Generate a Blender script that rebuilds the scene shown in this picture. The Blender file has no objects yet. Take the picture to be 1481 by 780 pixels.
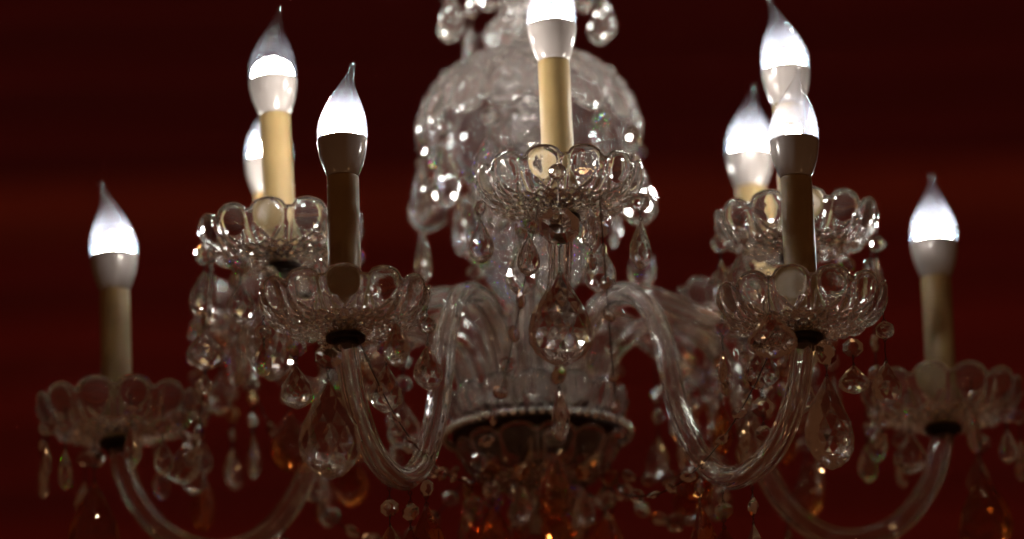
import bpy, math, random
from mathutils import Vector, Matrix
random.seed(7)
PI = math.pi
R = math.radians
scene = bpy.context.scene
COL = scene.collection

# ------------------------------------------------------------------ camera
ELEV, ROLL, DIST, FPX = 17.0, 1.5, 4.0, 7930.0
e, r_ = R(ELEV), R(ROLL)
fwd = Vector((0, math.cos(e), math.sin(e)))
rt0 = Vector((1, 0, 0)); up0 = rt0.cross(fwd)
rt = rt0 * math.cos(r_) - up0 * math.sin(r_)
up = rt0 * math.sin(r_) + up0 * math.cos(r_)
target = Vector((0, 0, .124)) - rt * ((770.5 - 740.5) / FPX * DIST)
cam_loc = target - fwd * DIST
cd = bpy.data.cameras.new('camera')
cam = bpy.data.objects.new('camera', cd); COL.objects.link(cam)
cam.matrix_world = Matrix(((rt.x, up.x, -fwd.x, cam_loc.x), (rt.y, up.y, -fwd.y, cam_loc.y), (rt.z, up.z, -fwd.z, cam_loc.z), (0, 0, 0, 1)))
cd.sensor_width = 36.0
cd.lens = FPX / 1481 * 36
cd.clip_start, cd.clip_end = .05, 60
cd.dof.use_dof = True
cd.dof.focus_distance = 3.735
cd.dof.aperture_fstop = 3.0
cd.dof.aperture_blades = 0
scene.camera = cam

# ------------------------------------------------------------------ world, room lamps, added wall fill, exposure
wd = bpy.data.worlds.new('World'); scene.world = wd; wd.use_nodes = True
bg = wd.node_tree.nodes['Background']
bg.inputs[0].default_value = (.050, .018, .0075, 1); bg.inputs[1].default_value = .95

def lamp(name, kind, loc, power, color, size=.2, aim=None, size_y=None):
    l = bpy.data.lights.new(name, kind); l.energy = power; l.color = color
    if kind == 'AREA':
        l.size = size
        if size_y: l.shape = 'RECTANGLE'; l.size_y = size_y
    else: l.shadow_soft_size = size
    o = bpy.data.objects.new(name, l); COL.objects.link(o); o.location = loc
    if aim: o.rotation_euler = (Vector(aim) - Vector(loc)).to_track_quat('-Z', 'Y').to_euler()
    return o
WARM = (1, .56, .26)
lamp('added_wall_fill', 'AREA', (0, 1.9, 3.6), 3.4, (1, .5, .22), 5.0, (0, 3.2, 1.0), .3)  # unseen area light, added only to brighten the wall
lamp('room_lamp', 'POINT', (1.9, -2.4, -1.5), 8.0, WARM, .07)
lamp('room_lamp', 'POINT', (-2.6, -1.6, -1.6), 8.0, WARM, .07)
lamp('room_lamp', 'POINT', (.7, -1.5, -2.1), 7.0, WARM, .07)

vs = scene.view_settings
scene.display_settings.display_device = 'sRGB'
vs.view_transform = 'Standard'; vs.look = 'None'; vs.exposure = 0; vs.gamma = 1; vs.use_curve_mapping = False
cy = scene.cycles
cy.max_bounces = 24; cy.transmission_bounces = 22; cy.glossy_bounces = 14; cy.diffuse_bounces = 2
cy.transparent_max_bounces = 24; cy.volume_bounces = 0
cy.caustics_reflective = True; cy.caustics_refractive = True; cy.blur_glossy = .4
cy.sample_clamp_indirect = 45; cy.sample_clamp_direct = 0
cy.use_denoising = True
try: cy.denoiser = 'OPENIMAGEDENOISE'
except Exception: pass

# ------------------------------------------------------------------ materials
def new_mat(name):
    m = bpy.data.materials.new(name); m.use_nodes = True
    nt = m.node_tree; nt.nodes.clear()
    out = nt.nodes.new('ShaderNodeOutputMaterial')
    return m, nt, out
def node(nt, t, **kw):
    n = nt.nodes.new(t)
    for k, v in kw.items():
        if k in n.inputs: n.inputs[k].default_value = v
        else: setattr(n, k, v)
    return n

def dusty_haze(nt, clean, amount, colour=(.8, .74, .68, 1)):
    """a thin film of dust: partly real, partly a painted milky haze of light, unevenly laid"""
    tc = node(nt, 'ShaderNodeTexCoord')
    nz = node(nt, 'ShaderNodeTexNoise', Scale=70.0, Detail=4.0)
    nt.links.new(tc.outputs['Object'], nz.inputs['Vector'])
    mr = node(nt, 'ShaderNodeMapRange')
    mr.inputs[1].default_value = .3; mr.inputs[2].default_value = .75
    mr.inputs[3].default_value = amount * .4; mr.inputs[4].default_value = amount * 1.7
    nt.links.new(nz.outputs['Fac'], mr.inputs[0])
    df = node(nt, 'ShaderNodeBsdfDiffuse', Color=colour)
    mx = node(nt, 'ShaderNodeMixShader')
    nt.links.new(mr.outputs[0], mx.inputs[0]); nt.links.new(clean.outputs[0], mx.inputs[1]); nt.links.new(df.outputs[0], mx.inputs[2])
    return mx

def glass_mat(name, tint=(1, 1, 1, 1), ior=1.52, rough=.0, dust_haze=.05, bump=0.0, bscale=160.0):
    m, nt, out = new_mat(name)
    g = node(nt, 'ShaderNodeBsdfGlass', Color=tint, Roughness=rough, IOR=ior)
    if bump:
        tc = node(nt, 'ShaderNodeTexCoord'); nz = node(nt, 'ShaderNodeTexNoise', Scale=bscale, Detail=1.5)
        nt.links.new(tc.outputs['Object'], nz.inputs['Vector'])
        bp = node(nt, 'ShaderNodeBump', Strength=bump, Distance=.001)
        nt.links.new(nz.outputs['Fac'], bp.inputs['Height']); nt.links.new(bp.outputs[0], g.inputs['Normal'])
    s = dusty_haze(nt, g, dust_haze) if dust_haze else g
    nt.links.new(s.outputs[0], out.inputs[0])
    return m

def crystal_mat(name, tint=(1, 1, 1), ior=1.55, spread=.011, dust_haze=.02):
    """lead crystal: three refractions with slightly different index, so that facets split the light into colours"""
    m, nt, out = new_mat(name)
    prev = None
    for k, c in enumerate(((1, 0, 0), (0, 1, 0), (0, 0, 1))):
        rf = node(nt, 'ShaderNodeBsdfRefraction', Roughness=.0, IOR=ior + (k - 1) * spread)
        rf.inputs['Color'].default_value = (c[0] * tint[0], c[1] * tint[1], c[2] * tint[2], 1)
        if prev is None: prev = rf
        else:
            ad = node(nt, 'ShaderNodeAddShader'); nt.links.new(prev.outputs[0], ad.inputs[0]); nt.links.new(rf.outputs[0], ad.inputs[1]); prev = ad
    gl = node(nt, 'ShaderNodeBsdfGlossy', Roughness=.0); gl.inputs['Color'].default_value = (1, 1, 1, 1)
    fr = node(nt, 'ShaderNodeFresnel', IOR=ior)
    mx = node(nt, 'ShaderNodeMixShader')
    nt.links.new(fr.outputs[0], mx.inputs[0]); nt.links.new(prev.outputs[0], mx.inputs[1]); nt.links.new(gl.outputs[0], mx.inputs[2])
    s = dusty_haze(nt, mx, dust_haze) if dust_haze else mx
    nt.links.new(s.outputs[0], out.inputs[0])
    return m

def bulb_glass_mat(name, frost):
    """thin bulb wall: clear, with a Fresnel sheen and a slight frosting that catches the light inside"""
    m, nt, out = new_mat(name)
    tr = node(nt, 'ShaderNodeBsdfTransparent'); tr.inputs[0].default_value = (.96, .96, .97, 1)
    tl = node(nt, 'ShaderNodeBsdfTranslucent'); tl.inputs[0].default_value = (.60, .70, .97, 1)  # bluish tint paints the cool edge of the glow into the frosting
    df = node(nt, 'ShaderNodeBsdfDiffuse'); df.inputs[0].default_value = (.78, .80, .86, 1)
    fm = node(nt, 'ShaderNodeMixShader'); fm.inputs[0].default_value = .35
    nt.links.new(tl.outputs[0], fm.inputs[1]); nt.links.new(df.outputs[0], fm.inputs[2])
    m1 = node(nt, 'ShaderNodeMixShader')
    lw = node(nt, 'ShaderNodeLayerWeight', Blend=.5)
    mr = node(nt, 'ShaderNodeMapRange'); mr.inputs[3].default_value = frost; mr.inputs[4].default_value = min(.9, frost * 2.2)
    nt.links.new(lw.outputs['Facing'], mr.inputs[0])
    # frosting; its fade toward the tip paints the glow dying out upward
    tc = node(nt, 'ShaderNodeTexCoord'); sp = node(nt, 'ShaderNodeSeparateXYZ'); nt.links.new(tc.outputs['Object'], sp.inputs[0])
    fz = node(nt, 'ShaderNodeMapRange', interpolation_type='SMOOTHSTEP')
    fz.inputs[1].default_value = .008; fz.inputs[2].default_value = .040; fz.inputs[3].default_value = 1.0; fz.inputs[4].default_value = .14
    nt.links.new(sp.outputs['Z'], fz.inputs[0])
    ml = node(nt, 'ShaderNodeMath', operation='MULTIPLY'); nt.links.new(mr.outputs[0], ml.inputs[0]); nt.links.new(fz.outputs[0], ml.inputs[1])
    nt.links.new(ml.outputs[0], m1.inputs[0])
    nt.links.new(tr.outputs[0], m1.inputs[1]); nt.links.new(fm.outputs[0], m1.inputs[2])
    gl = node(nt, 'ShaderNodeBsdfGlossy', Roughness=.03)
    pw = node(nt, 'ShaderNodeMath', operation='POWER'); pw.inputs[1].default_value = 4.0; nt.links.new(lw.outputs['Facing'], pw.inputs[0])
    fr = node(nt, 'ShaderNodeMapRange'); fr.inputs[3].default_value = .04; fr.inputs[4].default_value = .75; nt.links.new(pw.outputs[0], fr.inputs[0])
    m2 = node(nt, 'ShaderNodeMixShader')
    nt.links.new(fr.outputs[0], m2.inputs[0]); nt.links.new(m1.outputs[0], m2.inputs[1]); nt.links.new(gl.outputs[0], m2.inputs[2])
    nt.links.new(m2.outputs[0], out.inputs[0])
    return m

def principled(name, color, rough=.4, metal=0.0, var=0.0, scale=20.0, sss=0.0, coat=0.0, stretch=None, bump=0.0):
    m, nt, out = new_mat(name)
    p = node(nt, 'ShaderNodeBsdfPrincipled'); p.inputs['Roughness'].default_value = rough; p.inputs['Metallic'].default_value = metal
    p.inputs['Coat Weight'].default_value = coat
    p.inputs['Subsurface Weight'].default_value = sss
    if sss: p.inputs['Subsurface Scale'].default_value = .004
    p.inputs['Base Color'].default_value = (*color, 1)
    if var or bump:
        tc = node(nt, 'ShaderNodeTexCoord'); nz = node(nt, 'ShaderNodeTexNoise', Scale=scale, Detail=5.0)
        if stretch:
            mp = node(nt, 'ShaderNodeMapping'); mp.inputs['Scale'].default_value = stretch
            nt.links.new(tc.outputs['Object'], mp.inputs['Vector']); nt.links.new(mp.outputs[0], nz.inputs['Vector'])
        else: nt.links.new(tc.outputs['Object'], nz.inputs['Vector'])
        cr = node(nt, 'ShaderNodeValToRGB')
        cr.color_ramp.elements[0].position = .3; cr.color_ramp.elements[1].position = .72
        cr.color_ramp.elements[0].color = (*[c * (1 - var) for c in color], 1)
        cr.color_ramp.elements[1].color = (*[min(1, c * (1 + var)) for c in color], 1)
        nt.links.new(nz.outputs['Fac'], cr.inputs[0]); nt.links.new(cr.outputs[0], p.inputs['Base Color'])
        if bump:
            bp = node(nt, 'ShaderNodeBump', Strength=bump, Distance=.002)
            nt.links.new(nz.outputs['Fac'], bp.inputs['Height']); nt.links.new(bp.outputs[0], p.inputs['Normal'])
    nt.links.new(p.outputs[0], out.inputs[0])
    return m

def emit_mat(name, strength, color=(1.0, .93, .85)):
    m, nt, out = new_mat(name)
    em = node(nt, 'ShaderNodeEmission'); em.inputs[0].default_value = (*color, 1); em.inputs[1].default_value = strength
    nt.links.new(em.outputs[0], out.inputs[0])
    return m

M_DISH = glass_mat('pressed_glass', (.985, .985, .98, 1), 1.52, .0, .036, .15)
M_ARM = glass_mat('arm_glass', (.985, .985, .98, 1), 1.50, .012, .03, .22, 110.0)
M_BODY = glass_mat('body_glass', (.98, .98, .985, 1), 1.53, .0, .05)
M_CRY = glass_mat('clear_crystal', (.99, .985, .98, 1), 1.64, .0, .022)
M_DSP = crystal_mat('prismatic_crystal', spread=.010, dust_haze=.022)
M_AMBLIT = glass_mat('amberlit_crystal', (.93, .62, .36, 1), 1.64, .0, .022)  # clear crystal with warm reflections painted in as an amber tint
M_SLV = principled('ivory_sleeve', (.315, .225, .10), .42, var=.10, scale=45, sss=.12)
M_COL = principled('bulb_collar_plastic', (.34, .315, .305), .16, coat=.4, var=.03, scale=40)
M_DARK = principled('dark_bronze', (.030, .018, .012), .42, .75, var=.25, scale=200)
M_CHR = principled('silvered_metal', (.62, .60, .57), .22, 1.0, var=.06, scale=80)
M_WIRE = principled('wire', (.055, .042, .034), .38, .9)
M_GLS = bulb_glass_mat('bulb_glass_frosted', .0125)
M_GLM = bulb_glass_mat('bulb_glass_half_frosted', .017)
M_GLC = bulb_glass_mat('bulb_glass_clear', .0022)

# ------------------------------------------------------------------ mesh helpers
def mesh(name, v, f, mat, smooth=False):
    me = bpy.data.meshes.new(name); me.from_pydata(v, [], f); me.update()
    if smooth: me.polygons.foreach_set('use_smooth', [True] * len(f))
    me.materials.append(mat)
    return me
def obj(name, me, parent=None, loc=(0, 0, 0), rot=(0, 0, 0), scale=(1, 1, 1)):
    o = bpy.data.objects.new(name, me); COL.objects.link(o)
    o.location = loc; o.rotation_euler = rot; o.scale = scale
    if parent: o.parent = parent
    return o
def empty(name, loc=(0, 0, 0), rz=0):
    o = bpy.data.objects.new(name, None); COL.objects.link(o); o.location = loc; o.rotation_euler = (0, 0, rz)
    o.empty_display_size = .01
    return o
def tag(o, label, cat=None, group=None, kind=None):
    if label: o['label'] = label
    if cat: o['category'] = cat
    if group: o['group'] = group
    if kind: o['kind'] = kind
    return o

def catmull(pts, n):
    P = [pts[0]] + list(pts) + [pts[-1]]; out = []
    for i in range(1, len(P) - 2):
        for k in range(n):
            t = k / n; o = []
            for a in range(len(pts[0])):
                p0, p1, p2, p3 = P[i - 1][a], P[i][a], P[i + 1][a], P[i + 2][a]
                o.append(.5 * ((2 * p1) + (-p0 + p2) * t + (2 * p0 - 5 * p1 + 4 * p2 - p3) * t * t + (-p0 + 3 * p1 - 3 * p2 + p3) * t ** 3))
            out.append(tuple(o))
    out.append(tuple(pts[-1])); return out

def lathe(profile, n, closed=False):
    """revolve (r,z) points; closed joins the last ring to the first"""
    v, f = [], []
    for (r, z) in profile:
        for k in range(n): a = 2 * PI * k / n; v.append((r * math.cos(a), r * math.sin(a), z))
    m = len(profile)
    for i in range(m if closed else m - 1):
        j = (i + 1) % m
        for k in range(n): l = (k + 1) % n; f.append((i * n + k, i * n + l, j * n + l, j * n + k))
    if not closed:
        f.append(tuple(range(n - 1, -1, -1))); f.append(tuple((m - 1) * n + k for k in range(n)))
    return v, f

def facet_lathe(profile, n, bore=None, deep=1.0):
    """diamond-cut turned piece: successive rings are turned by half a step and joined by flat triangles"""
    v, f = [], []
    for i, (r, z) in enumerate(profile):
        for k in range(n):
            a = 2 * PI * (k + .5 * (i % 2)) / n; q = r * (deep if i % 4 in (0, 3) and 0 < i else 1.0) * (1 if (k + i // 2) % 2 else .5 + .5 * deep); v.append((q * math.cos(a), q * math.sin(a), z))
    for i in range(len(profile) - 1):
        for k in range(n):
            l = (k + 1) % n; a0, a1, b0, b1 = i * n + k, i * n + l, (i + 1) * n + k, (i + 1) * n + l
            if i % 2 == 0: f += [(a0, a1, b0), (a1, b1, b0)]
            else: f += [(a0, b1, b0), (a0, a1, b1)]
    m = len(profile)
    if bore:
        base = len(v)
        for z in (profile[0][1], profile[-1][1]):
            for k in range(n):
                a = 2 * PI * (k + (.5 * ((m - 1) % 2) if z == profile[-1][1] else 0)) / n; v.append((bore * math.cos(a), bore * math.sin(a), z))
        for k in range(n):
            l = (k + 1) % n
            f.append((base + k, base + n + k, base + n + l, base + l))
            f.append((base + k, base + l, l, k))
            f.append(((m - 1) * n + k, (m - 1) * n + l, base + n + l, base + n + k))
    else:
        f.append(tuple(range(n - 1, -1, -1))); f.append(tuple((m - 1) * n + k for k in range(n)))
    return v, f

def hobnail(profile, n, cell, amp, bore):
    """turned piece covered in rounded diamond-shaped knobs, with a bore for the rod"""
    pts = catmull(profile, 24); v, f = [], []; N = n * 10; l = 0.0
    for i, (r, z) in enumerate(pts):
        if i: l += math.hypot(r - pts[i - 1][0], z - pts[i - 1][1])
        ed = min(1, i / 6, (len(pts) - 1 - i) / 6)
        for k in range(N):
            t = k / 10; p = math.sin(PI * (t + l / cell)) * math.sin(PI * (t - l / cell))
            q = r + amp * ed * (math.sqrt(abs(p)) - .3); a = 2 * PI * k / N
            v.append((q * math.cos(a), q * math.sin(a), z))
    m = len(pts); base = len(v)
    for z in (pts[-1][1], pts[0][1]):
        for k in range(N): a = 2 * PI * k / N; v.append((bore * math.cos(a), bore * math.sin(a), z))
    rings = m + 2
    for i in range(rings):
        j = (i + 1) % rings
        for k in range(N): q = (k + 1) % N; f.append((i * N + k, i * N + q, j * N + q, j * N + k))
    return v, f

def tube(path, rad, n=8, v=None, f=None, cap=True):
    v = [] if v is None else v; f = [] if f is None else f
    base = len(v); P = [Vector(p) for p in path]
    nrm = None
    for i, p in enumerate(P):
        t = (P[min(i + 1, len(P) - 1)] - P[max(i - 1, 0)]).normalized()
        if nrm is None: nrm = t.orthogonal().normalized()
        nrm = (nrm - t * nrm.dot(t)).normalized(); b = t.cross(nrm)
        for k in range(n):
            a = 2 * PI * k / n; r = rad(i / (len(P) - 1), a) if callable(rad) else rad
            q = p + (nrm * math.cos(a) + b * math.sin(a)) * r; v.append(tuple(q))
    for i in range(len(P) - 1):
        for k in range(n): l = (k + 1) % n; f.append((base + i * n + k, base + i * n + l, base + (i + 1) * n + l, base + (i + 1) * n + k))
    if cap:
        f.append(tuple(base + k for k in range(n - 1, -1, -1))); f.append(tuple(base + (len(P) - 1) * n + k for k in range(n)))
    return v, f

# ------------------------------------------------------------------ cut-glass bowl
def cut_bowl(profile, lobes, lobe_h, thick, cols=24, rows=60, bubble=True, flip=False, hatch=2.0, cut=1.0, hk=5.5, htop=.56, pillow=False):
    """pressed bowl: rim of round thumbprints, ribs between them, crossed cuts below, hatching toward the foot. profile = outer (r,z)."""
    pts = catmull(profile, 14)
    L = [0.0]
    for a, b in zip(pts, pts[1:]): L.append(L[-1] + math.hypot(b[0] - a[0], b[1] - a[1]))
    LT = L[-1]
    def P(l):
        l = min(max(l, 0), LT)
        for i in range(len(L) - 1):
            if l <= L[i + 1]:
                t = (l - L[i]) / max(1e-9, L[i + 1] - L[i]); a, b = pts[i], pts[i + 1]
                tx, tz = b[0] - a[0], b[1] - a[1]; q = math.hypot(tx, tz) or 1
                return a[0] + (b[0] - a[0]) * t, a[1] + (b[1] - a[1]) * t, tz / q, -tx / q
        return (*pts[-1], 1, 0)
    rmax = profile[-1][0]; pitch = 2 * PI * rmax / lobes
    br = pitch * .385
    lc = LT - br * 1.08
    N = lobes * cols; v, f = [], []
    def top(u):
        w = abs(u) / .405
        return LT - lobe_h * (1 - math.sqrt(max(0, 1 - w * w)))if w < 1 else LT - lobe_h
    def disp(u, l, r):
        c = u * pitch * (r / rmax); d = 0.0
        dd = math.hypot(c, l - lc)
        w = abs(u)
        if bubble and dd < br: d += .0030 * math.sqrt(1 - (dd / br) ** 2) - .0012
        elif bubble and dd < br * 1.16: d += .0016 * math.sin((dd / br - 1) / .16 * PI) - .0008
        # rib between neighbours
        if w > .38 and l > LT * .45:
            d += .0024 * math.sin(min(1, (w - .38) / .12) * PI / 2) * min(1, (l - LT * .45) / (LT * .12))
        lx = lc - br * 1.75
        # crossed cuts below each thumbprint
        if l < lc - br * .8 and l > LT * .34:
            for s in (-1, 1):
                g = abs((l - lx) * .62 + s * c) / .0016
                if g < 1: d -= .0021 * cut * (1 - g)
        # hatching toward the foot
        if l < LT * htop:
            k = min(1, (LT * htop - l) / (LT * .1)) * min(1, l / (LT * .18))
            a = (u * hatch + l / LT * hk) % 1; b = (u * hatch - l / LT * hk) % 1
            if pillow: d += .0024 * k * (math.sqrt(abs(math.sin(PI * a) * math.sin(PI * b))) - .45)
            else: d -= .0017 * cut * k * (max(0, 1 - abs(a - .5) * 4.2) + max(0, 1 - abs(b - .5) * 4.2))
        return d
    for i in range(rows + 1):
        for k in range(N):
            u = (k % cols) / cols - .5; s = i / rows; l = s * top(u)
            r, z, nx, nz = P(l); d = disp(u, l, r) if 0 < i < rows else 0
            a = 2 * PI * (k / N); r2 = max(.001, r + nx * d); v.append((r2 * math.cos(a), r2 * math.sin(a), z + nz * d))
    ir = max(10, rows // 3); base = len(v)
    for i in range(ir + 1):
        for k in range(N):
            u = (k % cols) / cols - .5; s = 1 - i / ir; l = s * (top(u) - .0006)
            r, z, nx, nz = P(l); th = thick * (.62 if i == 0 else .9 if i == 1 else 1)
            d = 0
            a = 2 * PI * (k / N); r2 = max(.0008, r - nx * th); v.append((r2 * math.cos(a), r2 * math.sin(a), z - nz * th))
    tot = rows + 1 + ir + 1
    for i in range(tot - 1):
        for k in range(N): q = (k + 1) % N; f.append((i * N + k, i * N + q, (i + 1) * N + q, (i + 1) * N + k))
    f.append(tuple(range(N - 1, -1, -1))); f.append(tuple((tot - 1) * N + k for k in range(N)))
    if flip:
        v = [(x, y, -z) for x, y, z in v]; f = [tuple(reversed(q)) for q in f]
    return v, f

# ------------------------------------------------------------------ the room: a wall of dark boards behind
wall = obj('wall', mesh('wall', *lathe([(.1, 0), (.1, .01)], 4), M_DARK)); 
bm_v, bm_f = [], []
def box(x0, x1, y0, y1, z0, z1):
    v = [(x, y, z) for z in (z0, z1) for y in (y0, y1) for x in (x0, x1)]
    return v, [(0, 2, 3, 1), (4, 5, 7, 6), (0, 1, 5, 4), (2, 6, 7, 3), (0, 4, 6, 2), (1, 3, 7, 5)]
M_BACK = principled('wall_backing', (.06, .002, .001), .9)
wall.data = mesh('wall', *box(-5, 5, 3.03, 3.15, -2.2, 4.2), M_BACK)
tag(wall, None, None, None, 'structure')
tones = [principled('mahogany_board', c, .85, var=.35, scale=3.0, stretch=(.35, 1, 9), bump=.2) for c in
         ((.20, .0060, .0016), (.24, .0085, .0020), (.29, .026, .0045), (.145, .0012, .0008))]
bh = .09
board_me = {}
for i in range(70):
    z0 = -2.16 + i * bh
    t = random.choice((0, 0, 1, 3))
    if abs(z0 - 1.08) < .01: t = 2  # lit band across the wall, painted as one lighter, browner board
    elif 1.1 < z0 < 1.3: t = 3
    elif .6 < z0 < 1.0: t = (0, 1, 0, 1, 1)[i % 5]
    if t not in board_me: board_me[t] = mesh('board', *box(-5, 5, -.025, .03, .003, bh - .003), tones[t])
    obj('board', board_me[t], wall, (0, 3.0, z0))

# ------------------------------------------------------------------ chandelier
ch = empty('chandelier', (0, 0, .30))
tag(ch, 'tiered crystal chandelier with swan-neck glass arms, ivory candles and lit flame-tip bulbs', 'chandelier')
def part(name, me, loc=(0, 0, 0), rot=(0, 0, 0), scale=(1, 1, 1)):
    o = obj(name, me, ch, (loc[0], loc[1], loc[2] - .30), rot, scale); return o

# candle dish
dish_prof = [(.0105, 0), (.025, .0004), (.0390, .0036), (.0490, .0105), (.0545, .0185), (.0572, .0265), (.0582, .0335)]
DISH = mesh('candle_dish', *cut_bowl(dish_prof, 12, .0062, .0050, 28, 84, True, False, 2.0, 1.55), M_DISH, True)
# candle sleeve, collar, bulb
SLEEVE = mesh('candle_sleeve', *lathe([(.0112, 0), (.0114, .002), (.0112, .02), (.0110, .107), (.0106, .1088), (.0094, .1094)], 40), M_SLV, True)
cprof = catmull([(.0098, 0), (.0112, .0012), (.0132, .006), (.0156, .0135), (.0170, .0215), (.0174, .0262), (.0166, .0268)], 5)
COLLAR = mesh('bulb_collar', *lathe(cprof, 48), M_COL, True)
def bulb_mesh(mat):
    prof = catmull([(0, .0172, 0), (.006, .0174, .0), (.012, .0168, .0002), (.019, .0150, .0008), (.0275, .0117, .0016), (.0355, .0077, .0027),
                    (.042, .0047, .0041), (.0475, .0028, .0060), (.0515, .0020, .0073), (.0535, .0022, .0077), (.0550, .0021, .0079), (.0560, .0011, .0080)], 5)
    v, f = [], []; n = 40
    for (z, r, x) in prof:
        for k in range(n): a = 2 * PI * k / n; v.append((x + r * math.cos(a), r * math.sin(a), z))
    for i in range(len(prof) - 1):
        for k in range(n): l = (k + 1) % n; f.append((i * n + k, i * n + l, (i + 1) * n + l, (i + 1) * n + k))
    f.append(tuple((len(prof) - 1) * n + k for k in range(n)))
    return mesh('bulb_glass', v, f, mat, True)
BULB_F, BULB_M, BULB_C = bulb_mesh(M_GLS), bulb_mesh(M_GLM), bulb_mesh(M_GLC)
def led_mesh(rr, hh, strength):
    pr = [(rr * .99, 0), (rr, hh * .2), (rr * .97, hh * .42), (rr * .89, hh * .64), (rr * .74, hh * .82), (rr * .5, hh * .95), (rr * .2, hh)]
    return mesh('led_diffuser', *lathe(pr, 24), emit_mat('led_light_%d' % strength, strength), True)
LED = 230.0
LED_WIDE = led_mesh(.0142, .0128, LED)
LED_MID = led_mesh(.0130, .0130, LED * 1.1)
LED_SMALL = led_mesh(.0058, .0105, LED * 1.3)
LED_BAND = led_mesh(.0150, .0145, LED * .8)
def chip_mesh(rr, strength):
    pr = [(rr * math.cos(R(t)), rr * math.sin(R(t)) * .8) for t in (0, 22, 45, 68, 84)]
    v, f = [], []
    for q in range(4):                                   # four diodes on one carrier
        cv, cf = lathe(pr, 12); b = len(v); ox, oy = .0050 * math.cos(q * PI / 2 + .5), .0050 * math.sin(q * PI / 2 + .5)
        v += [(x + ox, y + oy, z) for x, y, z in cv]; f += [tuple(i + b for i in c) for c in cf]
    return mesh('led_chip', v, f, emit_mat('led_chip_light_%d' % strength, strength, (1.0, .90, .77)), True)
CHIP = chip_mesh(.0019, 3300.0)
CHIP_A = chip_mesh(.0019, 5200.0)
CHIP_S = chip_mesh(.0015, 2600.0)
CUP = mesh('metal_cup', *lathe([(.0086, -.0075), (.0096, -.0065), (.0096, -.0048), (.0126, -.0044), (.0136, -.0036), (.0136, -.0009), (.0126, -.0003), (.0096, -.0003)], 36), M_DARK, False)

LOW = [(.046, .004), (.0465, .03), (.056, .060), (.080, .0785), (.105, .0795), (.128, .066), (.146, .034), (.159, -.016), (.179, -.056), (.204, -.078), (.231, -.083), (.262, -.071), (.286, -.040), (.2965, -.004)]
UPP = [(.030, .004), (.0315, .045), (.042, .075), (.062, .092), (.088, .090), (.115, .076), (.14, .062), (.165, .054), (.188, .060), (.204, .078), (.2095, .095)]
def arm_mesh(prof, rad):
    path = [(p[0], 0, p[1]) for p in catmull(prof, 8)]
    fl = lambda t, a: rad * (1 + .085 * math.cos(8 * (a + 1.1 * t)))
    v, f = tube(path, fl, 32, cap=False); m = len(v) // 32
    base = len(v)
    tube(path, rad * .60, 32, v, f, cap=False)
    # turn the bore inward and close both ends
    k0 = (m - 1) * 32
    for i in range(len(f) - k0, len(f)): f[i] = tuple(reversed(f[i]))
    for k in range(32):
        l = (k + 1) % 32
        f.append((k, base + k, base + l, l)); q = (m - 1) * 32
        f.append((q + k, q + l, base + q + l, base + q + k))
    return mesh('glass_arm', v, f, M_ARM, True)
ARM_L, ARM_U = arm_mesh(LOW, .0079), arm_mesh(UPP, .0077)
RL, RU, ZU = .2965, .2095, .099

# name: tier, angle (0 = toward the camera, + to the right), radius, lean (deg, in the picture), bulb turn, glass, led
CAND = {
    'A': ('L', -25.9, .2950, .0, 5, BULB_F, LED_MID, 'front left lower candle dish'),
    'E': ('L', 37.5, .2980, -.5, 35, BULB_M, LED_SMALL, 'front right lower candle dish'),
    'H': ('L', -88.0, .3050, -1.0, 200, BULB_F, LED_WIDE, 'far left candle dish'),
    'I': ('L', 91.9, .2945, .0, 80, BULB_F, LED_MID, 'far right candle dish'),
    'D': ('U', 4.7, .2090, -1.0, 20, BULB_F, LED_WIDE, 'front middle upper candle dish'),
    'B': ('U', -59.5, .2125, -2.2, 20, BULB_C, LED_BAND, 'upper left candle dish'),
    'F': ('U', 61.7, .2100, -1.6, 165, BULB_F, LED_WIDE, 'upper right candle dish'),
    'C': ('U', -111.4, .2095, 0, 60, BULB_F, LED_WIDE, 'hindmost left candle dish'),
    'G': ('U', 118.9, .1890, 0, 40, BULB_F, LED_WIDE, 'hindmost right candle dish'),
    'K': ('U', 178.0, .2095, 0, 0, BULB_F, LED_WIDE, 'candle dish behind the stem'),
}
POS = {}
for key, (tier, ang, rad, lean, turn, bm, led, desc) in CAND.items():
    a = R(ang); d = Vector((math.sin(a), -math.cos(a), 0)); z = 0 if tier == 'L' else ZU
    p = d * rad + Vector((-.138 * math.sin(R(lean)), 0, z)); POS[key] = p
    a = math.atan2(p.x, -p.y); rad = math.hypot(p.x, p.y)
    rz = a - PI / 2
    nom = RL if tier == 'L' else RU
    arm = part('glass_arm', ARM_L if tier == 'L' else ARM_U, (0, 0, 0), (0, 0, rz), (rad / nom, 1, 1))
    cup = obj('metal_cup', CUP, arm, (nom, 0, z), (0, 0, 0), (nom / rad, 1, 1))
    ln = R(lean)
    part('candle_dish', DISH, (p.x, p.y, z), (0, ln * .6, R(random.uniform(0, 30)) if key not in ('A', 'D', 'E') else R({'A': 16, 'D': 3.5, 'E': 4.5}[key])))
    s = part('candle_sleeve', SLEEVE, (p.x, p.y, z + .0036), (0, ln, 0))
    rel = R(turn)
    obj('bulb_collar', COLLAR, s, (0, 0, .1088))
    obj('bulb_glass', bm, s, (0, 0, .1350), (0, 0, rel))
    obj('led_diffuser', led, s, (0, 0, .1357))
    top_z = max(v.co.z for v in led.vertices)
    obj('led_chip', {'E': CHIP_S, 'A': CHIP_A}.get(key, CHIP), s, (0, 0, .1357 + top_z - .0008))

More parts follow.
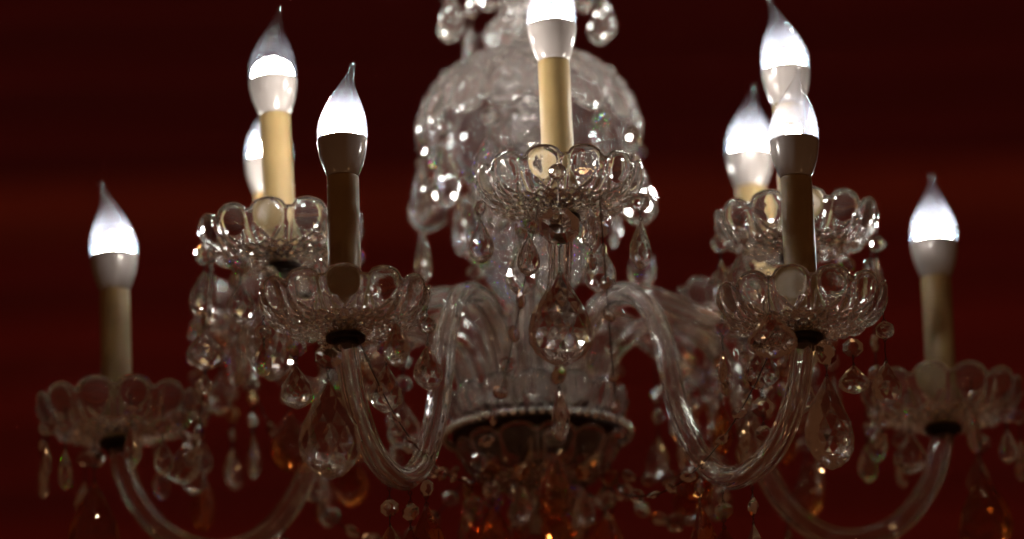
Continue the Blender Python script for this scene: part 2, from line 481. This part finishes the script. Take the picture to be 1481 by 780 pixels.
# stem: diamond-cut baluster, neck pieces, metal rod
part('metal_rod', mesh('metal_rod', *lathe([(.0065, -.075), (.0065, .60)], 20), M_CHR, True))
n = 22
bal = [(.018, .100), (.027, .106), (.0335, .117), (.0365, .130), (.0370, .143), (.0360, .156), (.0335, .168), (.0305, .179), (.0280, .189), (.0260, .198), (.0255, .206)]
part('stem_baluster', mesh('stem_baluster', *hobnail(bal, 20, .0140, .0017, .009), M_BODY, True))
neck = [(.018, .2065), (.026, .212), (.030, .219), (.029, .227), (.024, .234), (.020, .243), (.021, .252), (.025, .260), (.024, .266)]
part('stem_neck', mesh('stem_neck', *hobnail(neck, 14, .013, .0015, .009), M_BODY, True))
up1 = [(.020, .2895), (.027, .295), (.0305, .303), (.029, .311), (.023, .318), (.019, .326), (.021, .333)]
part('stem_knop', mesh('stem_knop', *hobnail(up1, 14, .013, .0015, .009), M_BODY, True))
core = [(.016, .030), (.0175, .045), (.0165, .06), (.018, .075), (.0165, .099)]
part('stem_core', mesh('stem_core', *facet_lathe(core, 16, .009), M_BODY))
up2 = [(.020, .372), (.03, .382), (.034, .395), (.03, .41), (.02, .42), (.018, .45), (.02, .60)]
part('stem_shaft', mesh('stem_shaft', *facet_lathe(up2, 18, .009), M_BODY))
# dome dish over the arms (mouth down), small dish above
dome_prof = [(.0105, 0), (.028, .0012), (.048, .0075), (.065, .021), (.0765, .039), (.082, .056), (.0835, .066)]
part('dome_dish', mesh('dome_dish', *cut_bowl(dome_prof, 16, .008, .0055, 22, 64, True, True, 2.0, 1.2, 6.5, .80, True), M_BODY, True), (0, 0, .289))
top_prof = [(.0105, 0), (.024, .001), (.040, .006), (.052, .015), (.059, .027), (.062, .037)]
part('upper_dish', mesh('upper_dish', *cut_bowl(top_prof, 12, .009, .0035, 20, 50, True, False, 2.0, 1.0, 5.0, .7, True), M_BODY, True), (0, 0, .334))
# receiver: scalloped glass bowl, metal plate, beaded rim, bottom bowl
rec_prof = [(.0105, 0), (.030, .0004), (.050, .002), (.0605, .0075), (.0645, .017), (.0655, .027)]
part('receiver_bowl', mesh('receiver_bowl', *cut_bowl(rec_prof, 14, .006, .0030, 20, 44), M_BODY, True), (0, 0, .0035))
part('receiver_plate', mesh('receiver_plate', *lathe([(.010, -.004), (.060, -.004), (.0615, -.003), (.0615, .001), (.060, .002), (.010, .002)], 64), M_DARK))
def bead_ring(rad, n, br, z):
    v, f = [], []
    for k in range(n):
        a = 2 * PI * k / n; c = Vector((rad * math.cos(a), rad * math.sin(a), z)); b = len(v)
        for i in range(1, 5):
            th = PI * i / 5
            for j in range(8): q = 2 * PI * j / 8; v.append((c.x + br * math.sin(th) * math.cos(q), c.y + br * math.sin(th) * math.sin(q), c.z + br * math.cos(th)))
        v.append((c.x, c.y, c.z + br)); v.append((c.x, c.y, c.z - br))
        for i in range(3):
            for j in range(8): l = (j + 1) % 8; f.append((b + i * 8 + j, b + (i + 1) * 8 + j, b + (i + 1) * 8 + l, b + i * 8 + l))
        for j in range(8): l = (j + 1) % 8; f.append((b + 32, b + j, b + l)); f.append((b + 33, b + 24 + l, b + 24 + j))
    return v, f
o = part('beaded_rim', mesh('beaded_rim', *bead_ring(.0676, 62, .0033, -.0012), M_CHR, True)); o['kind'] = 'stuff'
bot_prof = [(.0105, 0), (.022, .001), (.038, .007), (.049, .017), (.056, .029), (.0585, .038)]
part('bottom_bowl', mesh('bottom_bowl', *cut_bowl(bot_prof, 12, .004, .0032, 20, 44, False), M_DISH, True), (0, 0, -.0435))
fin = [(.007, -.052), (.014, -.056), (.021, -.066), (.024, -.077), (.021, -.089), (.013, -.099), (.005, -.107)]
part('finial_ball', mesh('finial_ball', *facet_lathe(fin[::-1], 14), M_DISH))

# ------------------------------------------------------------------ crystals
def pear(n, flat, waist=1.0, belly=.62):
    rings = [(.0, .05), (.06, .16), (.18, .40), (.32, .66), (.46, .88), (belly, 1.0), (.76, .96), (.87, .74), (.95, .42), (1.0, .08)]
    v, f = [], []
    for i, (t, w) in enumerate(rings):
        for k in range(n):
            a = 2 * PI * (k + .5 * (i % 2)) / n
            v.append((.5 * w * waist * math.cos(a), .5 * w * flat * math.sin(a), -t))
    for i in range(len(rings) - 1):
        for k in range(n):
            l = (k + 1) % n; a0, a1, b0, b1 = i * n + k, i * n + l, (i + 1) * n + k, (i + 1) * n + l
            if i % 2 == 0: f += [(a0, b0, a1), (a1, b0, b1)]
            else: f += [(a0, b0, b1), (a0, b1, a1)]
    f.append(tuple(range(n))); f.append(tuple((len(rings) - 1) * n + k for k in range(n - 1, -1, -1)))
    return v, f
def octagon():
    v, f = [], []
    rings = [(.50, -.20), (.92, -.05), (.92, .05), (.50, .20)]
    for (r, y) in rings:
        for k in range(8):
            a = 2 * PI * (k + .5) / 8; v.append((.54 * r * math.cos(a), y, -.5 + .54 * r * math.sin(a)))
    # crown cut in alternate triangles
    for i in range(3):
        for k in range(8):
            l = (k + 1) % 8; a0, a1, b0, b1 = i * 8 + k, i * 8 + l, (i + 1) * 8 + k, (i + 1) * 8 + l
            f.append((a0, a1, b1, b0))
    f.append(tuple(range(7, -1, -1))); f.append(tuple(24 + k for k in range(8)))
    return v, f
def ball():
    v, f = [], []; n = 10
    rg = [(.06, .0), (.30, .10), (.46, .28), (.50, .5), (.46, .72), (.30, .90), (.06, 1.0)]
    for i, (r, z) in enumerate(rg):
        for k in range(n): a = 2 * PI * (k + .5 * (i % 2)) / n; v.append((r * math.cos(a), r * math.sin(a), -z))
    for i in range(len(rg) - 1):
        for k in range(n):
            l = (k + 1) % n; a0, a1, b0, b1 = i * n + k, i * n + l, (i + 1) * n + k, (i + 1) * n + l
            if i % 2 == 0: f += [(a0, b0, a1), (a1, b0, b1)]
            else: f += [(a0, b0, b1), (a0, b1, a1)]
    f.append(tuple(range(n))); f.append(tuple((len(rg) - 1) * n + k for k in range(n - 1, -1, -1)))
    return v, f
SHAPES = {}
for nm, mt in (('', M_CRY), ('a', M_AMBLIT), ('d', M_DSP)):
    SHAPES['P' + nm] = ('pear_drop', mesh('pear_drop', *pear(12, .48), mt), 'pear drop')
    SHAPES['O' + nm] = ('oval_drop', mesh('oval_drop', *pear(10, .52, 1, .56), mt), 'oval drop')
    SHAPES['8' + nm] = ('octagon_bead', mesh('octagon_bead', *octagon(), mt), 'octagon bead')
    SHAPES['B' + nm] = ('round_bead', mesh('round_bead', *ball(), mt), 'round bead')
WIRES = {}
def wire(L):
    L = round(L, 4)
    if L not in WIRES:
        r = .0014; v, f = [], []
        for zc in (-r, -L + r):
            pts = [(r * math.cos(2 * PI * k / 8), 0, zc + r * math.sin(2 * PI * k / 8)) for k in range(9)]
            tube(pts, .00036, 5, v, f)
        if L > .0062: tube([(0, 0, -2 * r), (.0004, .0002, -L / 2), (0, 0, -L + 2 * r)], .00040, 5, v, f)
        WIRES[L] = mesh('wire_pin', v, f, M_WIRE)
    return WIRES[L]

ALL = []
def strand(pos, elems, site, group, yaw=None, hook=True):
    """a pendant that hangs straight down from pos. elems: (shape, height, width) or ('w', length)"""
    t = empty('crystal_pendant', pos)
    z = 0.0; y0 = random.uniform(0, PI) if yaw is None else R(yaw)
    kinds = []
    for el in elems:
        if el[0] == 'w':
            obj('wire_pin', wire(el[1]), t, (0, 0, z), (0, 0, random.uniform(0, PI))); z -= el[1] - .0012
        else:
            code = el[0] + 'd' if len(el[0]) == 1 and random.random() < .25 and el[1] < .032 else el[0]
            nm, me, words = SHAPES[code]; h, w = el[1] * 1.04, el[2] * 1.16
            obj(nm, me, t, (0, 0, z), (random.uniform(-.05, .05), random.uniform(-.05, .05), y0 + random.uniform(-.5, .5) * (yaw is None)), (w, w, h)); z -= h - .0012
            kinds.append((words, h))
    ALL.append((t, site, group, kinds)); return t

def rim(key, phi, elems, r=.0555, dz=.020, yaw=None):
    """hang from the wall of a candle dish; phi measured like the arms: 0 toward the camera, + to the right"""
    p = POS[key]; a = R(phi)
    strand((p.x + r * math.sin(a), p.y - r * math.cos(a), p.z + dz), elems, CAND[key][7], 'crystal drops hung from the candle dishes', yaw)

W = lambda l=.007: ('w', l)
def bead(d=.0125, m=''): return ('8' + m, d, d)
# -- front left dish (sharp)
rim('A', 88, [W(.010), ('B', .012, .011), W(.010), ('P', .031, .0185)], yaw=20)
rim('A', 42, [W(.016), ('P', .030, .0175)], yaw=-25, dz=.012, r=.052)
rim('A', 152, [W(.010), bead(), W(.008), ('P', .033, .020)], yaw=5)
rim('A', -140, [W(.010), bead(.0135), W(.008), ('P', .030, .020)], yaw=10)
rim('A', -35, [W(.010), bead(.017), W(.010), ('P', .066, .037)], yaw=15, r=.020, dz=-.002)
rim('A', -92, [W(.008), bead(.010), W(.006), ('O', .022, .012)], dz=.016)
# -- front right dish (sharp)
rim('E', -90, [W(.010), ('B', .010, .009), W(.012), ('P', .032, .018)], yaw=70)
rim('E', -26, [W(.030), ('P', .031, .030)], yaw=0, r=.057, dz=.030)
rim('E', 94, [W(.012), ('B', .012, .0115), W(.018), ('P', .030, .021)], yaw=30)
rim('E', 40, [W(.008), bead(.017), W(.010), ('P', .064, .036)], yaw=38, r=.021, dz=-.002)
rim('E', -150, [W(.014), ('P', .030, .022), W(.008), bead(.014), W(.008), bead(.011)], yaw=10)
rim('E', 140, [W(.012), bead(.013), W(.008), ('O', .020, .019)], yaw=0)
rim('E', -178, [W(.010), bead(), W(.010), ('P', .030, .018)])
# -- front middle upper dish
rim('D', -2, [W(.012), ('B', .011, .011), W(.022), bead(.026), W(.022), ('P', .064, .039)], yaw=8, r=.056, dz=.030)
rim('D', -34, [W(.016), ('B', .009, .009), W(.006), ('P', .028, .014)], r=.040, dz=.003)
rim('D', 30, [W(.010), ('P', .028, .018), W(.008), bead(.011)], r=.040, dz=.004)
rim('D', 84, [W(.006), ('B', .013, .012), W(.008), ('O', .036, .016)], dz=.018, yaw=40)
rim('D', -86, [W(.008), bead(.011), W(.006), ('P', .030, .016)], dz=.018)
rim('D', 150, [W(.010), bead(), W(.008), ('P', .034, .020)])
rim('D', -150, [W(.010), bead(), W(.008), ('P', .034, .020)])
# -- upper left dish: long strands
rim('B', -90, [W(.004), ('B', .015, .012), W(.006), ('P', .034, .018), W(.010), ('O', .030, .024), W(.004), ('O', .016, .009)], yaw=20)
rim('B', -62, [W(.016), bead(.010), W(.006), ('O', .040, .010)], yaw=60)
rim('B', -36, [W(.012), bead(.015), W(.008), ('P', .030, .020)], r=.048, dz=.008)
rim('B', -16, [W(.012), bead(.015), W(.008), ('P', .060, .034)], r=.030, dz=.002, yaw=30)
rim('B', 30, [W(.012), bead(), W(.008), ('P', .034, .022)])
rim('B', 84, [W(.012), bead(), W(.008), ('P', .034, .022)])
rim('B', -140, [W(.012), bead(.012), W(.006), bead(.013), W(.006), bead(.013), W(.006), ('P', .034, .022)])
rim('B', 150, [W(.012), bead(), W(.008), ('P', .036, .022)])
# -- upper right dish
rim('F', -92, [W(.004), ('B', .013, .012), W(.006), ('O', .034, .015)])
rim('F', -50, [W(.010), bead(), W(.008), ('P', .036, .020)])
rim('F', 10, [W(.010), bead(.014), W(.008), ('P', .056, .032)], r=.020, dz=-.002)
rim('F', 90, [W(.008), ('B', .012, .011), W(.006), ('P', .032, .018)])
rim('F', 140, [W(.010), bead(), W(.008), ('P', .036, .020)])
rim('F', -140, [W(.010), bead(), W(.008), ('P', .036, .020)])
# -- far left / far right dishes
for key, rots in (('H', (-95, -62, -38, 14, 40, 62, 95, 150, -150)), ('I', (-92, -64, -30, 18, 50, 92, 150, -150))):
    for q, ph in enumerate(rots):
        el = [[W(.010), bead(.011), W(.006), ('P', .030, .016)], [W(.012), ('B', .011, .011), W(.006), ('O', .026, .013)], [W(.010), ('B', .010, .010), W(.014), ('P', .030, .022)]][q % 3]
        rim(key, ph, el, dz=.014 + .006 * (q % 2))
rim('H', -40, [W(.010), bead(.014), W(.012), ('Pa', .062, .034)], r=.024, dz=-.002, yaw=20)
rim('I', 55, [W(.010), bead(.014), W(.016), ('Pa', .062, .036)], r=.030, dz=-.002, yaw=-20)
# -- hindmost dishes: long bead strands that run out of the picture
for key in ('C', 'G', 'K'):
    for q, ph in enumerate((-95, -68, -40, -12, 16, 44, 80, 140, -145)):
        nb = (5, 7, 3, 6)[q % 4] if key != 'K' else 2
        el = [W(.010)]
        for j in range(nb): el += [(('8', 'B', '8', '8a')[(j + q) % 4], .0120 + .0015 * ((j + q) % 2), .0120 + .0015 * ((j + q) % 2)), W(.0055)]
        el.append([('P', .034, .020), ('Pa', .046, .027), ('O', .032, .018)][q % 3])
        rim(key, ph, el)
# -- dome dish: long double drops round the mouth
GD = 'crystal drops round the dome'
for q in range(12):
    a = 2 * PI * (q + .33) / 12
    el = [[W(.006), bead(.013), W(.006), ('O', .046, .023), W(.008), ('P', .042, .019)], [W(.006), ('B', .012, .012), W(.006), ('O', .050, .018)], [W(.005), bead(.015), W(.006), ('O', .040, .026)]][q % 3]
    strand((.081 * math.sin(a), -.081 * math.cos(a), .228), el, 'dome dish on the stem', GD)
for q in range(10):
    a = 2 * PI * (q + .2) / 10
    el = [[W(.006), ('B', .011, .010), W(.008), ('P', .034, .017)], [W(.005), bead(.014), W(.006), ('P', .024, .018)]][q % 2]
    strand((.0595 * math.sin(a), -.0595 * math.cos(a), .352), el, 'small top dish', 'crystal drops round the top dish')
# -- bead curtain round the stem, hung from the foot of the neck
part('curtain_ring', mesh('curtain_ring', *lathe([(.0415, .2056), (.0425, .2050), (.0430, .2062), (.0425, .2074), (.0415, .2068)], 60, True), M_CHR, True))
for q in range(16):
    a = 2 * PI * (q + .5) / 16; rr = .0425
    strand((rr * math.sin(a), -rr * math.cos(a), .2056), [W(.004)] + [x for j in range(5 + q % 2) for x in (('8' if (j + q) % 3 else 'B', .0135 - .001 * (q % 2), .0135 - .001 * (q % 2)), W(.0036))][:-1], 'bead curtain round the stem', 'bead strands round the stem')
# -- receiver and bottom bowl: drops
GB = 'crystal drops under the arm hub'
strand((.012, -.064, .004), [W(.018), ('B', .015, .015), W(.006), ('Pa', .048, .022)], 'arm hub rim', GB, yaw=25)
for q in range(14):
    a = 2 * PI * (q + .45) / 14
    el = [[W(.008), ('Ba', .012, .012), W(.006), bead(.013), W(.006), ('Pa', .036, .022)], [W(.014), bead(.012, 'a'), W(.006), ('P', .030, .018)], [W(.030), ('B', .013, .013), W(.006), ('Pa', .034, .020)]][q % 3]
    strand((.052 * math.sin(a), -.052 * math.cos(a), -.022), el, 'bowl below the arm hub', GB)
for q in range(9):
    a = 2 * PI * (q + .2) / 9
    el = [[W(.006), bead(.013), W(.005), bead(.012, 'a'), W(.005), ('Pa', .040, .024)], [W(.006), ('B', .013, .013), W(.006), ('P', .036, .022)]][q % 2]
    strand((.034 * math.sin(a), -.034 * math.cos(a), -.0405), el, 'foot of the hub bowl', GB)
# -- drops under the glass arms (hung from the lowest bend)
GA = 'crystal drops under the arms'
for key in ('A', 'E', 'H', 'I'):
    a = math.atan2(POS[key].x, -POS[key].y); sc = math.hypot(POS[key].x, POS[key].y) / RL
    nm = {'A': 'front left', 'E': 'front right', 'H': 'far left', 'I': 'far right'}[key]
    for rr, zz in ((.205, -.0885), (.236, -.0925), (.18, -.066)):
        q = rr * sc
        strand((q * math.sin(a), -q * math.cos(a), zz), [W(.010), bead(.012), W(.008), ('Pa', .056, .034) if rr < .21 else ('P', .034, .02)], nm + ' glass arm', GA)
for key in ('B', 'F', 'C', 'G', 'D'):
    a = math.atan2(POS[key].x, -POS[key].y); sc = math.hypot(POS[key].x, POS[key].y) / RU
    nm = {'B': 'upper left', 'F': 'upper right', 'C': 'hindmost left', 'G': 'hindmost right', 'D': 'front middle'}[key]
    for rr, zz, el in ((.165, .0445, [W(.010), bead(.012), W(.006), bead(.012), W(.006), bead(.013), W(.006), ('P', .036, .022)]),
                       (.145, .049, [W(.014), bead(.012, 'a'), W(.006), ('B', .013, .013), W(.006), ('Pa', .040, .024)]),
                       (.112, .066, [W(.020), bead(.013), W(.006), bead(.012), W(.010), ('P', .034, .022)])):
        if key == 'D' and rr < .16: continue
        q = rr * sc
        strand((q * math.sin(a), -q * math.cos(a), zz), el, nm + ' glass arm', GA)

# labels: every pendant is singled out by its site and its rank from the left in the picture
ORD = ['first', 'second', 'third', 'fourth', 'fifth', 'sixth', 'seventh', 'eighth', 'ninth', 'tenth', 'eleventh', 'twelfth', 'thirteenth', 'fourteenth', 'fifteenth', 'sixteenth']
sites = {}
for rec in ALL: sites.setdefault(rec[1], []).append(rec)
for site, recs in sites.items():
    def sx(rec):
        v = rec[0].location - cam_loc; return v.dot(rt) / v.dot(fwd)
    recs.sort(key=sx)
    for i, (t, s, g, kinds) in enumerate(recs):
        last, hgt = kinds[-1]
        amber = any(c.data.materials[0] == M_AMBLIT for c in t.children if c.data)  # clear drops whose painted tint stands for warm reflections
        size = 'large ' if hgt > .05 else ''
        what = size + ('amber ' if amber else 'clear ') + last
        if len(kinds) > 2: what += ' on long strand'
        elif len(kinds) == 2: what += ' under a bead'
        rank = ORD[i] + ' from left'
        tag(t, what + ', ' + rank + ' on ' + site, 'pendant', g)

# ------------------------------------------------------------------ bead garlands on thin wire
def garland(a, b, sag, nb, label, d=.0115, extra=None, tint=''):
    A, B = Vector(a), Vector(b)
    t = empty('bead_garland', a)
    tag(t, label, 'garland', 'bead garlands')
    def P(u): return A.lerp(B, u) + Vector((0, 0, -4 * sag * u * (1 - u))) - A
    pts = [P(k / 40) for k in range(41)]
    v, f = tube([tuple(p) for p in pts], .00045, 5)
    obj('garland_wire', mesh('garland_wire', v, f, M_WIRE), t)
    for k in range(nb):
        u = (k + .6) / (nb + .2); p = P(u)
        nm, me, _ = SHAPES[('8' if k % 4 else 'B') + tint]
        dd = d * random.uniform(.88, 1.1)
        tg = (P(min(1, u + .01)) - P(max(0, u - .01))).normalized()
        q = Vector((0, 0, -1)).rotation_difference(tg)
        o = obj(nm, me, t, p - q @ Vector((0, 0, -dd * .5)), (0, 0, 0), (dd, dd, dd))
        o.rotation_mode = 'QUATERNION'
        from mathutils import Quaternion
        o.rotation_quaternion = q @ Quaternion((0, 0, 1), random.uniform(0, PI))
    return t
def onrim(key, phi, r=.056, dz=.016):
    p = POS[key]; a = R(phi); return (p.x + r * math.sin(a), p.y - r * math.cos(a), p.z + dz)
garland(onrim('D', -30, .030, .002), (-.045, -.062, -.045), .018, 9, 'bead garland curving from the front middle dish down left past the arm hub', .0125)
garland(onrim('D', 42, .040, .006), (.058, -.060, -.030), .006, 8, 'bead garland falling from the front middle dish down right past the arm hub', .010)
garland(onrim('A', 30, .016, -.004), (-.045, -.066, -.052), .028, 8, 'thin bead garland looping from the front left dish to the hub bottom', .0085)
garland(onrim('E', -30, .030, .003), (.05, -.066, -.060), .045, 10, 'bead garland looping from the front right dish to the hub bottom', .011)
garland(onrim('B', 40), (-.056, -.02, -.03), .06, 11, 'bead garland swagged from the upper left dish to the hub', .012)
garland(onrim('C', -40), (-.055, .02, -.03), .10, 12, 'bead garland swagged from the hindmost left dish to the hub', .013)
garland(onrim('F', 150), (.056, .0, -.03), .06, 11, 'bead garland swagged from the upper right dish to the hub', .012)
garland(onrim('G', 40), (.055, .02, -.03), .09, 12, 'bead garland swagged from the hindmost right dish to the hub', .013)
garland(onrim('B', -110), onrim('H', 60), .085, 13, 'bead garland between the upper left and far left dishes', .012)
garland(onrim('F', 110), onrim('I', -60), .085, 13, 'bead garland between the upper right and far right dishes', .012)
